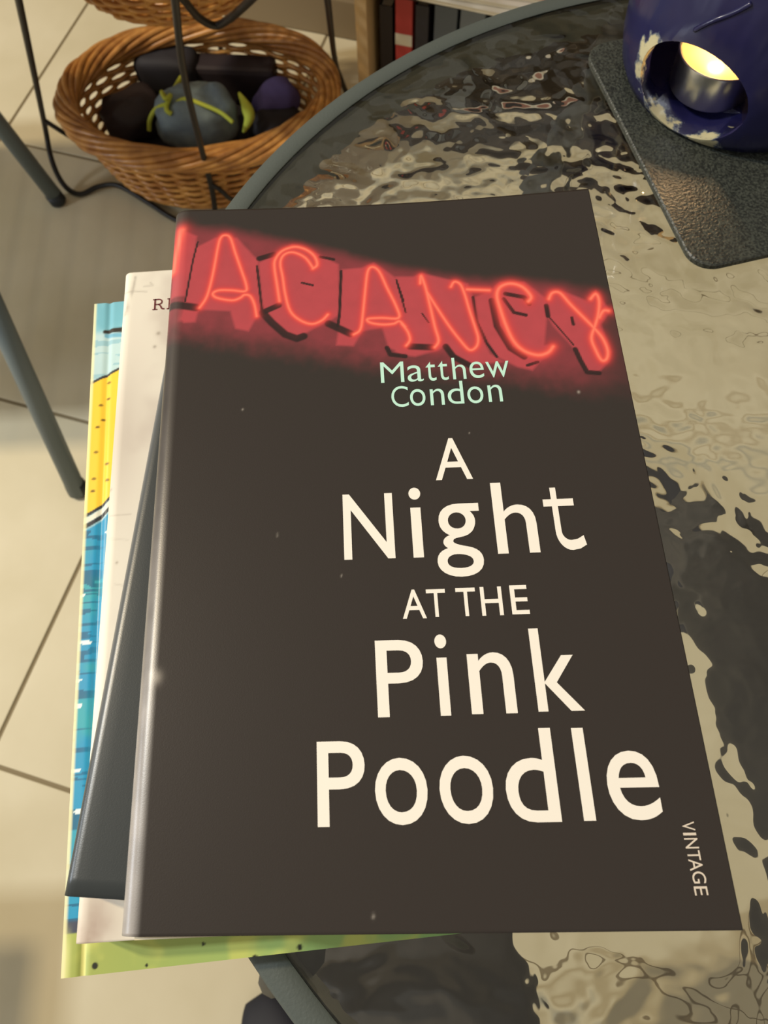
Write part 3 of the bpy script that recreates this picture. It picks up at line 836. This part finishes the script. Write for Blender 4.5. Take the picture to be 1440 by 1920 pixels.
auto_smooth(MB().lathe([(0.0001, 0), (TRR - .001, 0), (TRR - .0004, .001), (TRR, .0175), (TRR + .0006, .018), (TRR + .0002, .0184), (TRR - .0006, .018), (TRR - .0006, .002), (0.0001, .002)], 48).build('metal_cup', M['alu'], tl))
MB().lathe([(0.0001, .0022), (TRR - .0009, .0022), (TRR - .0009, .0162), (TRR - .002, .0168), (0.0001, .0166)], 40).build('wax', M['wax'], tl, True)
MB().tube([(0, 0, .016), (.0004, 0, .0195), (.0012, .0003, .0225)], .0007, 6).build('wick', M['wire'], tl)
M['flame'] = mat('flame', (1, .7, .3, 1)); P(M['flame']).inputs['Emission Color'].default_value = (1.0, .62, .2, 1); P(M['flame']).inputs['Emission Strength'].default_value = 25
MB().lathe([(0.0001, .0205), (.0014, .0215), (.0024, .0245), (.0021, .029), (.0011, .0345), (.0001, .039)], 16).build('flame', M['flame'], tl, True)
pl = bpy.data.lights.new('candle_light', 'POINT'); pl.energy = 0.40; pl.color = (1.0, .6, .28); pl.shadow_soft_size = 0.003
po = link(bpy.data.objects.new('candle_light', pl), tl); po.location = (0.0, 0.0, 0.030)

# ------------------------------------------------------------------ wicker baskets on a black wire stand
def wicker(name, c1, c2, rough=0.33):
    m = mat(name, c1, rough, spec=0.5); add_noise_color(m, c1, c2, 45, 3.0, .3, .7); return m
M['wick'] = wicker('honey_wicker', srgb(214, 158, 84), srgb(164, 106, 50))
M['wickrim'] = wicker('honey_wicker_rim', srgb(204, 146, 76), srgb(150, 96, 46))

def basket(root, a0, b0, a1, b1, h, rows, stakes, rod, tube_r, strands, base_rows=True):
    """oval basket: stakes, woven rods with gaps, base spiral and a twisted rolled border"""
    def shape(t):      # t 0 base .. 1 rim
        f = t ** 0.75
        return a0 + (a1 - a0) * f, b0 + (b1 - b0) * f
    st = MB()
    for k in range(stakes):
        th = 2 * PI * (k + .5) / stakes
        pts = []
        for i in range(7):
            t = i / 6; A, B = shape(t); pts.append((A * math.cos(th), B * math.sin(th), 0.006 + t * h))
        st.tube(pts, rod * .95, 5)
    st.build('stake_rods', M['wick'], root, True, 'stuff')
    wv = MB(); nseg = stakes * 4
    for r in range(rows):
        t = (r + .6) / rows; A, B = shape(t)
        ph = r % 2
        pts = []
        for i in range(nseg):
            th = 2 * PI * i / nseg
            o = math.cos((th * stakes / 2) + PI * ph) * rod * 1.1
            pts.append(((A + o) * math.cos(th), (B + o) * math.sin(th), 0.006 + t * h + rng.normal(0, .0004)))
        wv.tube(pts, rod, 6, closed=True)
    wv.build('woven_rods', M['wick'], root, True, 'stuff')
    bs = MB(); nb = int(min(a0, b0) / (rod * 2.1))
    for k in range(nb):
        f = 1 - k / nb
        pts = [(a0 * f * math.cos(2 * PI * i / 60) + (a0 - b0) * (1 - f) * 0, b0 * f * math.sin(2 * PI * i / 60), .004 + .0008 * math.sin(i * 1.7 + k)) for i in range(60)]
        bs.tube(pts, rod, 5, closed=True)
    for k in range(12):
        th = PI * k / 12
        bs.tube([(a0 * math.cos(th), b0 * math.sin(th), .0045), (-a0 * math.cos(th), -b0 * math.sin(th), .0045)], rod * .8, 5)
    bs.build('woven_base', M['wick'], root, True, 'stuff')
    rm = MB(); nr = 220
    for s in range(strands):
        pts = []
        for i in range(nr):
            th = 2 * PI * i / nr
            ph = 2 * PI * s / strands + th * 3.0
            rr = tube_r * (0.92 + .1 * math.sin(s * 2.3 + th * 3))
            A = a1 + rr * math.cos(ph); B = b1 + rr * math.cos(ph)
            pts.append((A * math.cos(th), B * math.sin(th), 0.006 + h + rr * math.sin(ph) * .9))
        rm.tube(pts, tube_r * 2.6 / strands * 1.25, 6, closed=True)
    rm.build('rolled_border', M['wickrim'], root, True, 'stuff')

BKX, BKY, BKZ = -0.182, 1.055, 0.0175
bk = thing('wicker_basket', 'large oval honey wicker basket filled with dark odds and ends, low on the stand', 'basket', (BKX, BKY, BKZ), 0.0)
basket(bk, 0.158, 0.112, 0.198, 0.136, 0.113, 16, 34, 0.0034, 0.0150, 10)
bk2 = thing('wicker_basket', 'smaller wicker basket cut off by the top edge, above the filled basket', 'basket', (-0.168, 1.034, 0.302))
basket(bk2, 0.098, 0.068, 0.165, 0.122, 0.098, 14, 28, 0.0032, 0.012, 10)

ws = thing('wire_stand', 'black wire stand holding the two wicker baskets in tiers', 'stand', (BKX, BKY, 0))
def rel(p): return (p[0] - BKX, p[1] - BKY, p[2])
WR = 0.0042
def wire(name, pts, n=8, r=WR, closed=False):
    return MB().tube(smooth_path([rel(q) for q in pts], n, closed), r, 8, closed).build(name, M['wire'], ws, True)
TOPZ = 0.60
left_up = [tuple(at(20, -60, .50)), tuple(at(35, 0, .42)), tuple(at(82, 225, .105)), tuple(at(97, 300, .045)), tuple(at(120, 347, .012)), tuple(at(150, 364, .0045)), tuple(at(185, 350, .008)), tuple(at(222, 348, .012)),
           tuple(at(275, 378, .008)), tuple(at(330, 412, .0045)), tuple(at(380, 425, .0045))]
wire('upright_wire', left_up)
fr_up = [tuple(at(318, -60, .52)), tuple(at(328, 0, .46)), tuple(at(345, 140, .33)), tuple(at(378, 280, .17)), tuple(at(395, 345, .095)), tuple(at(402, 385, .05)), tuple(at(405, 425, .0045))]
wire('upright_wire', fr_up)
rt_up = [tuple(at(606, -60, .46)), tuple(at(614, 0, .37)), tuple(at(628, 112, .12)), tuple(at(640, 150, .05)), tuple(at(650, 175, .0045))]
wire('upright_wire', rt_up)
bk_up = [(-0.17, 1.235, .0045), (-0.168, 1.235, .12), (-0.165, 1.19, .33), (-0.16, 1.13, .50)]
wire('upright_wire', bk_up)
# ring that carries the lower basket
jl = at(82, 225, .105); jf = at(395, 345, .095); jr = at(628, 112, .12)
ring = []
for i in range(40):
    a = 2 * PI * i / 40
    ring.append((BKX + 0.140 * math.cos(a), BKY + 0.096 * math.sin(a), 0.0135))
wire('support_ring', ring, 2, .0036, True)
wire('ring_arm', [tuple(jl), tuple(at(118, 248, .085)), tuple(at(150, 268, .050)), (BKX - 0.135, BKY - 0.030, 0.0135)], 6, .0036)
wire('ring_arm', [tuple(jf), tuple(at(414, 357, .085)), tuple(at(436, 374, .062)), (BKX + 0.06, BKY - 0.090, 0.0135)], 6, .0036)
wire('ring_arm', [tuple(jr), tuple(at(622, 125, .10)), (BKX + 0.136, BKY + 0.02, 0.0135)], 6, .0036)
# bracket under the upper basket
wire('bracket_wire', [tuple(at(326, -20, .45)), tuple(at(345, 0, .405)), tuple(at(372, 32, .362)), tuple(at(403, 48, .335)), tuple(at(430, 35, .35)), tuple(at(455, 14, .38)), tuple(at(480, -10, .415))], 8, .0046)
ring2 = [(-0.168 + 0.080 * math.cos(2 * PI * i / 30), 1.034 + 0.052 * math.sin(2 * PI * i / 30), 0.2975) for i in range(30)]
wire('support_ring', ring2, 2, .0036, True)

# added third tier, unseen above the frame, to shade the corner behind the table
shade_basket = thing('wicker_basket', 'added topmost wicker basket, unseen above the frame, shading the corner behind the table', 'basket', (-0.168, 1.030, 0.660))
for c_ in list(bk2.children):
    d_ = c_.copy(); col.objects.link(d_); d_.parent = shade_basket
MB().tube([(-0.168 - BKX + 0.084 * math.cos(2 * PI * i / 30), 1.03 - BKY + 0.06 * math.sin(2 * PI * i / 30), 0.6545) for i in range(30)], .0036, 8, closed=True).build('support_ring', M['wire'], ws, True)
for top_ in (left_up[0], fr_up[0], rt_up[0], bk_up[-1]):
    a = math.atan2((top_[1] - 1.03) / 0.06, (top_[0] + 0.168) / 0.084)
    MB().tube([rel(top_), (-0.168 - BKX + 0.084 * math.cos(a), 1.03 - BKY + 0.06 * math.sin(a), 0.6545)], .0038, 8).build('added_tier_rod', M['wire'], ws, True)
# ---- what lies in the lower basket
def blob(name, c, r, material, parent=None, seed=0, amp=0.12, sq=(2.2, 2.2, 2.2), rot=0.0, nu=28, nv=16, freq=2.2):
    """soft stuffed shape: superellipsoid with gentle dents"""
    V = []; F = []
    sg = lambda v, p: math.copysign(abs(v) ** (2 / p), v)
    for j in range(nv + 1):
        ph = -PI / 2 + PI * j / nv
        for i in range(nu):
            th = 2 * PI * i / nu
            x = sg(math.cos(ph), sq[2]) * sg(math.cos(th), sq[0]); y = sg(math.cos(ph), sq[2]) * sg(math.sin(th), sq[1]); z = sg(math.sin(ph), sq[2])
            k = 1 + amp * noise.noise(Vector((x * freq + seed, y * freq, z * freq)))
            q = rot2((x * r[0] * k, y * r[1] * k), rot)
            V.append((c[0] + q[0], c[1] + q[1], c[2] + z * r[2] * k))
    for j in range(nv):
        for i in range(nu):
            F.append((j * nu + i, j * nu + (i + 1) % nu, (j + 1) * nu + (i + 1) % nu, (j + 1) * nu + i))
    return mesh_obj(name, V, F, material, parent, True)
M['bluegrey'] = mat('blue_grey_cloth', srgb(104, 118, 124), 0.85); add_noise_color(M['bluegrey'], srgb(130, 146, 150), srgb(112, 126, 134), 60)
M['lime'] = mat('lime_cord', srgb(192, 200, 70), 0.8)
M['char'] = mat('black_nylon', srgb(34, 30, 34), 0.75)
M['char2'] = mat('brown_black_leather', srgb(46, 36, 38), 0.6)
M['purple'] = mat('purple_cloth', srgb(92, 82, 136), 0.9)
IN = BKZ + 0.030
o = blob('scarf', (0, 0, 0.0105), (0.138, 0.094, 0.0095), M['char'], None, 21, .10, (2.2, 2.2, 3)); o.location = (BKX, BKY, BKZ + 0.0095)
tag(o, 'black cloth scarf lining the bottom of the filled wicker basket', 'scarf')
pc_ = at(368, 218, IN + 0.05)
pouch = thing('drawstring_pouch', 'blue-grey stuffed cloth pouch with lime cord in the wicker basket', 'pouch', (pc_.x, pc_.y, IN))
blob('body', (0, 0, 0.046), (0.062, 0.046, 0.047), M['bluegrey'], pouch, 3, .14, (2.4, 2.4, 2.6), 0.1, 36, 20)
def on_pouch(px, py, z): q = at(px, py, z); return (q.x - pc_.x, q.y - pc_.y, z - IN)
cz = IN + 0.088
MB().tube(smooth_path([on_pouch(332, 192, cz), on_pouch(350, 186, cz + .004), on_pouch(385, 198, cz + .004), on_pouch(415, 212, cz - .002), on_pouch(437, 230, cz - .012)], 6), .0032, 8).build('cord', M['lime'], pouch, True)
MB().tube(smooth_path([on_pouch(340, 145, cz - .012), on_pouch(328, 165, cz - .004), on_pouch(318, 182, cz), on_pouch(312, 205, cz), on_pouch(322, 214, cz - .004)], 6), .0036, 8).build('cord', M['lime'], pouch, True)
MB().tube(smooth_path([on_pouch(316, 190, cz + .002), on_pouch(303, 172, cz + .006), on_pouch(310, 186, cz + .01), on_pouch(320, 178, cz + .008), on_pouch(313, 195, cz + .004)], 6), .003, 8).build('bow', M['lime'], pouch, True)
MB().tube(smooth_path([on_pouch(312, 196, cz - .004), on_pouch(292, 205, cz - .014), on_pouch(281, 225, cz - .03), on_pouch(280, 245, cz - .045)], 6), .0035, 8).build('cord', M['lime'], pouch, True)
MB().tube(smooth_path([on_pouch(448, 174, cz - .016), on_pouch(462, 200, cz - .022), on_pouch(467, 222, cz - .03), on_pouch(456, 248, cz - .046)], 6), [.002, .003, .004, .005, .006, .007, .008, .0088, .009, .009, .0088, .0084, .0078, .007, .006, .005, .004, .003, .002], 10).build('tag', M['lime'], pouch, True)

q = at(300, 120, IN + .055)
o = blob('phone_case', (0, 0, 0.040), (0.050, 0.026, 0.038), M['char'], None, 5, .05, (5, 5, 5), -0.15); o.location = (q.x + .012, q.y - .004, IN)
tag(o, 'black boxy nylon case at the back left inside the wicker basket', 'case')
q = at(425, 112, IN + .06)
o = MB().box((0, 0, 0.031), (0.150, 0.040, 0.062), 0.008).build('glasses_case', M['char2']); o.location = (q.x + .002, q.y - .006, IN); o.rotation_euler = (0, 0, -0.12)
tag(o, 'long black case along the back inside the wicker basket', 'case')
q = at(515, 172, IN + .045)
o = blob('cloth_bag', (0, 0, 0.030), (0.034, 0.028, 0.030), M['purple'], None, 8, .22, (2.6, 2.6, 2.2), 0.4, 40, 24, 1.3); o.location = (q.x, q.y, IN)
tag(o, 'small purple cloth bag at the right inside the wicker basket', 'bag')
q = at(235, 205, IN + .04)
o = blob('wallet', (0, 0, 0.026), (0.048, 0.040, 0.028), M['char2'], None, 11, .15, (3, 3, 3), 0.5); o.location = (q.x + .008, q.y + .006, IN)
tag(o, 'dark brown leather wallet at the left inside the wicker basket', 'wallet')
q = at(520, 215, IN + .03)
o = blob('sock', (0, 0, 0.020), (0.042, 0.030, 0.019), M['char'], None, 13, .2, (2.5, 2.5, 2.5), 0.6); o.location = (q.x - .004, q.y - .008, IN)
tag(o, 'black bundled sock at the right front inside the wicker basket', 'sock')

# ------------------------------------------------------------------ bookcase with books, magazines
fu, fv = uv_of(at(686, 236, 0))
bc = thing('bookcase', 'low pale wood bookcase against the wall beyond the glass table', 'bookcase', room(fu, fv, 0), GA)
M['darkboard'] = mat('dark_board', srgb(52, 42, 32), 0.8)
D = WALL_V - fv - 0.012; BWID = 0.60; BHT = 0.62
for k, x in enumerate((0.0, BWID)):
    MB().box((x, D / 2, BHT / 2), (0.018, D, BHT), 0.0015).build('side_panel', M['wood'], bc)
for z in (0.035, 0.235, 0.61):
    MB().box((BWID / 2, D / 2, z), (BWID - 0.0185, D - 0.004, 0.016), 0.001).build('shelf', M['wood'] if z > .5 else M['darkboard'], bc)
MB().box((BWID / 2, 0.012, 0.0135), (BWID - 0.0185, 0.012, 0.026), 0.001).build('plinth', M['darkboard'], bc)
MB().box((BWID / 2, D - 0.004, BHT / 2), (BWID - 0.019, 0.006, BHT - 0.01)).build('back_panel', M['darkboard'], bc)
def bcw(x, y, z):
    c, s = math.cos(GA), math.sin(GA); o0 = bc.location
    return (o0.x + x * c - y * s, o0.y + x * s + y * c, z)
shelf_specs = [(0.030, 0.020, 0.150, (40, 30, 28), 'black-spined book leaning by the side panel on the low shelf'), (0.058, 0.026, 0.165, (190, 62, 56), 'red-spined book with white band on the low shelf'), (0.086, 0.020, 0.160, (44, 40, 46), 'thin charcoal book beside the red-spined book'),
               (0.122, 0.034, 0.165, (96, 104, 112), 'grey-spined book on the low shelf, left of its pale neighbour'), (0.162, 0.036, 0.170, (124, 132, 140), 'thick pale grey book on the low shelf'), (0.206, 0.036, 0.150, (36, 34, 38), 'thick black book last in the low shelf row')]
for x, t, hh, c, lab in shelf_specs:
    r_ = thing('shelf_book', lab, 'book', bcw(x, 0.03, 0.0435), GA, 'books on the low shelf of the bookcase')
    cm = mat('shelf_book_cover', srgb(*c), 0.5)
    dd = min(D - 0.05, 0.12)
    MB().box((-t / 2 + 0.0008, dd / 2, hh / 2), (0.0016, dd, hh), .0004).build('board', cm, r_); MB().box((t / 2 - 0.0008, dd / 2, hh / 2), (0.0016, dd, hh), .0004).build('board', cm, r_)
    MB().box((0, -0.0004, hh / 2), (t, 0.002, hh), .0006).build('spine', cm, r_)
    MB().box((0, dd / 2, hh / 2), (t - .0036, dd - .006, hh - .006)).build('page_block', M['paper'], r_)
    if c[0] == 190:
        MB().box((0, -0.0016, hh * .62), (t + .0004, 0.001, 0.018)).build('spine_band', M['paper'], r_)['label'] = 'white band across the spine'
M['mag1'] = mat('magazine_white', srgb(228, 220, 204), 0.4); M['mag2'] = mat('magazine_pink', srgb(206, 150, 130), 0.4)
mz = 0.2435
for k, (lab, mm_) in enumerate((('white magazine lying at the bottom of the shelf stack', 'mag1'), ('off-white magazine in the middle of the shelf stack', 'mag1'), ('pale pink magazine on top of the shelf stack', 'mag2'))):
    r_ = thing('magazine', lab, 'magazine', bcw(0.19 + .008 * k, -0.04 + 0.006 * k, mz + .0085 * k), GA - 0.03 + .05 * k, 'magazines on the middle shelf')
    MB().box((0, 0.075, 0.004), (0.20, 0.115, 0.0066), .0006).build('pages', M['paper'], r_)
    MB().box((0, 0.075, 0.0078), (0.204, 0.12, 0.0008)).build('cover', M[mm_], r_)

# ------------------------------------------------------------------ grey tubular chair at the left: its two right legs reach into the picture
f1 = at(112, 380, 0.0); f2 = at(148, 925, 0.0)
ch = thing('garden_chair', 'grey metal tube chair at the left edge, only two round legs showing', 'chair', (f1.x, f1.y, 0))
u1 = at(-3, 232, .155); u2 = at(-5, 590, .26)
def up(f, u, z):
    d = (u - f); return f + d * (z / d.z)
SEAT = 0.44
t1 = up(f1, u1, SEAT); t2 = up(f2, u2, SEAT)
off = Vector((f1.x, f1.y, 0)); left = Vector((-0.40, 0.03, 0))
for f, t in ((f1, t1), (f2, t2)):
    lg = MB().tube([Vector(f) - off + Vector((0, 0, .004)), Vector(t) - off], 0.0125, 16).build('leg', M['leg'], ch, True)
    e0 = Vector(f) - off; dz = (Vector(t) - Vector(f)).normalized()
    MB().tube([e0 + Vector((0, 0, .0145 * 0)) + dz * .0005, e0 + dz * .004, e0 + dz * .02], [.011, .0135, .0135], 16).build('end_cap', M['legdark'], lg, True)
    f_ = f + Vector((-0.52, -0.02, 0)); t_ = t + left
    lg = MB().tube([Vector(f_) - off + Vector((0, 0, .004)), Vector(t_) - off], 0.0125, 16).build('leg', M['leg'], ch, True)
fr = [t1, t2, t2 + left, t1 + left]
MB().tube([Vector(q_) - off for q_ in fr], .0125, 12, closed=True).build('seat_frame', M['leg'], ch, True)
sx0 = -0.80; sx1 = -0.385
for k in range(11):
    x_ = sx0 + (sx1 - sx0) * (k + .5) / 11
    MB().box(Vector((x_, 0.79, SEAT + .016)) - off, ((sx1 - sx0) / 11 - .0025, 0.47, 0.006), .002).build('slat', M['leg'], ch)
# unseen twin nearer the viewer, added beyond the left edge to shadow the tiles
shade_chair = thing('garden_chair', 'added second grey tube chair, unseen off the left edge, shading the tiles at lower left', 'chair', (f1.x - 0.189, f1.y - 0.972, 0), 0, 'grey tube chairs round the table')
ch['group'] = 'grey tube chairs round the table'
for c_ in list(ch.children):
    d_ = c_.copy(); col.objects.link(d_); d_.parent = shade_chair
    for g_ in c_.children:
        e_ = g_.copy(); col.objects.link(e_); e_.parent = d_

# ------------------------------------------------------------------ seated person below and behind the table (legs only are in reach of the picture)
M['trouser'] = mat('dark_navy_trousers', srgb(34, 36, 44), 0.9); add_noise_color(M['trouser'], srgb(38, 36, 34), srgb(54, 50, 47), 30)
M['shoe'] = mat('navy_shoe', srgb(24, 26, 38), 0.6)
sk = bpy.data.meshes.new('trousers')
J = [((0.20, -0.55, 0.50), .125), ((0.09, -0.50, 0.49), .088), ((0.085, -0.26, 0.48), .084), ((0.080, -0.022, 0.46), .068), ((0.066, -0.12, 0.34), .060), ((0.040, -0.23, 0.20), .052), ((-0.006, -0.278, 0.085), .042),
     ((0.31, -0.50, 0.49), .088), ((0.325, -0.24, 0.50), .080), ((0.328, 0.03, 0.51), .066), ((0.365, 0.15, 0.36), .060), ((0.405, 0.28, 0.20), .046), ((0.41, 0.34, 0.085), .040), ((0.20, -0.60, 0.66), .13), ((0.20, -0.62, 0.82), .12)]
E_ = [(0, 1), (1, 2), (2, 3), (3, 4), (4, 5), (5, 6), (0, 7), (7, 8), (8, 9), (9, 10), (10, 11), (11, 12), (0, 13), (13, 14)]
px0, py0 = 0.20, -0.55
person = thing('person', 'seated person in dark trousers and navy shoes, legs under the glass table', 'person', (px0, py0, 0))
sk.from_pydata([(x - px0, y - py0, z) for (x, y, z), r in J], E_, [])
so = link(bpy.data.objects.new('body', sk), person)
mdf = so.modifiers.new('skin', 'SKIN'); sk.skin_vertices[0].data[0].use_root = True
for i, (c_, r_) in enumerate(J): sk.skin_vertices[0].data[i].radius = (r_, r_)
so.modifiers.new('sub', 'SUBSURF').levels = 2; so.modifiers['sub'].render_levels = 2
sk.materials.append(M['trouser'])
bpy.context.view_layer.update(); baked(so)
so.data.polygons.foreach_set('use_smooth', [True] * len(so.data.polygons))
if not so.data.materials: so.data.materials.append(M['trouser'])
for (ax, ay), (tx, ty) in (((-0.010, -0.292), (-0.078, -0.168)), ((0.41, 0.33), (0.36, 0.46))):
    d = Vector((tx - ax, ty - ay, 0)); ln_ = d.length; ra = math.atan2(d.y, d.x)
    V = []; F = []; nS = 60; nK = 36; Lg = .245
    for i in range(nS + 1):
        s = 0.5 - 0.5 * math.cos(PI * i / nS); x = -0.075 + Lg * s
        wd = 0.046 * math.sin(PI * min(1, max(0.0, (s * .93 + .05)))) ** .45 * (0.86 + .2 * math.sin(s * 2.6 - .4))
        hh = (0.088 if s < .3 else 0.088 - (s - .3) / .7 * .052) * (math.sin(PI * (s * .94 + .045)) ** .4)
        for k in range(nK):
            a = 2 * PI * k / nK
            yy = wd * math.copysign(abs(math.cos(a)) ** .8, math.cos(a)); zz_ = max(0.0, hh * .5 + hh * .5 * math.copysign(abs(math.sin(a)) ** .7, math.sin(a)))
            q2 = rot2((x, yy), ra); V.append((ax + q2[0] - px0, ay + q2[1] - py0, zz_ + .001))
    for i in range(nS):
        for k in range(nK): F.append((i * nK + k, i * nK + (k + 1) % nK, (i + 1) * nK + (k + 1) % nK, (i + 1) * nK + k))
    F.append(tuple(range(nK))[::-1]); F.append(tuple(nS * nK + k for k in range(nK)))
    mesh_obj('shoe', V, F, M['shoe'], person, True)
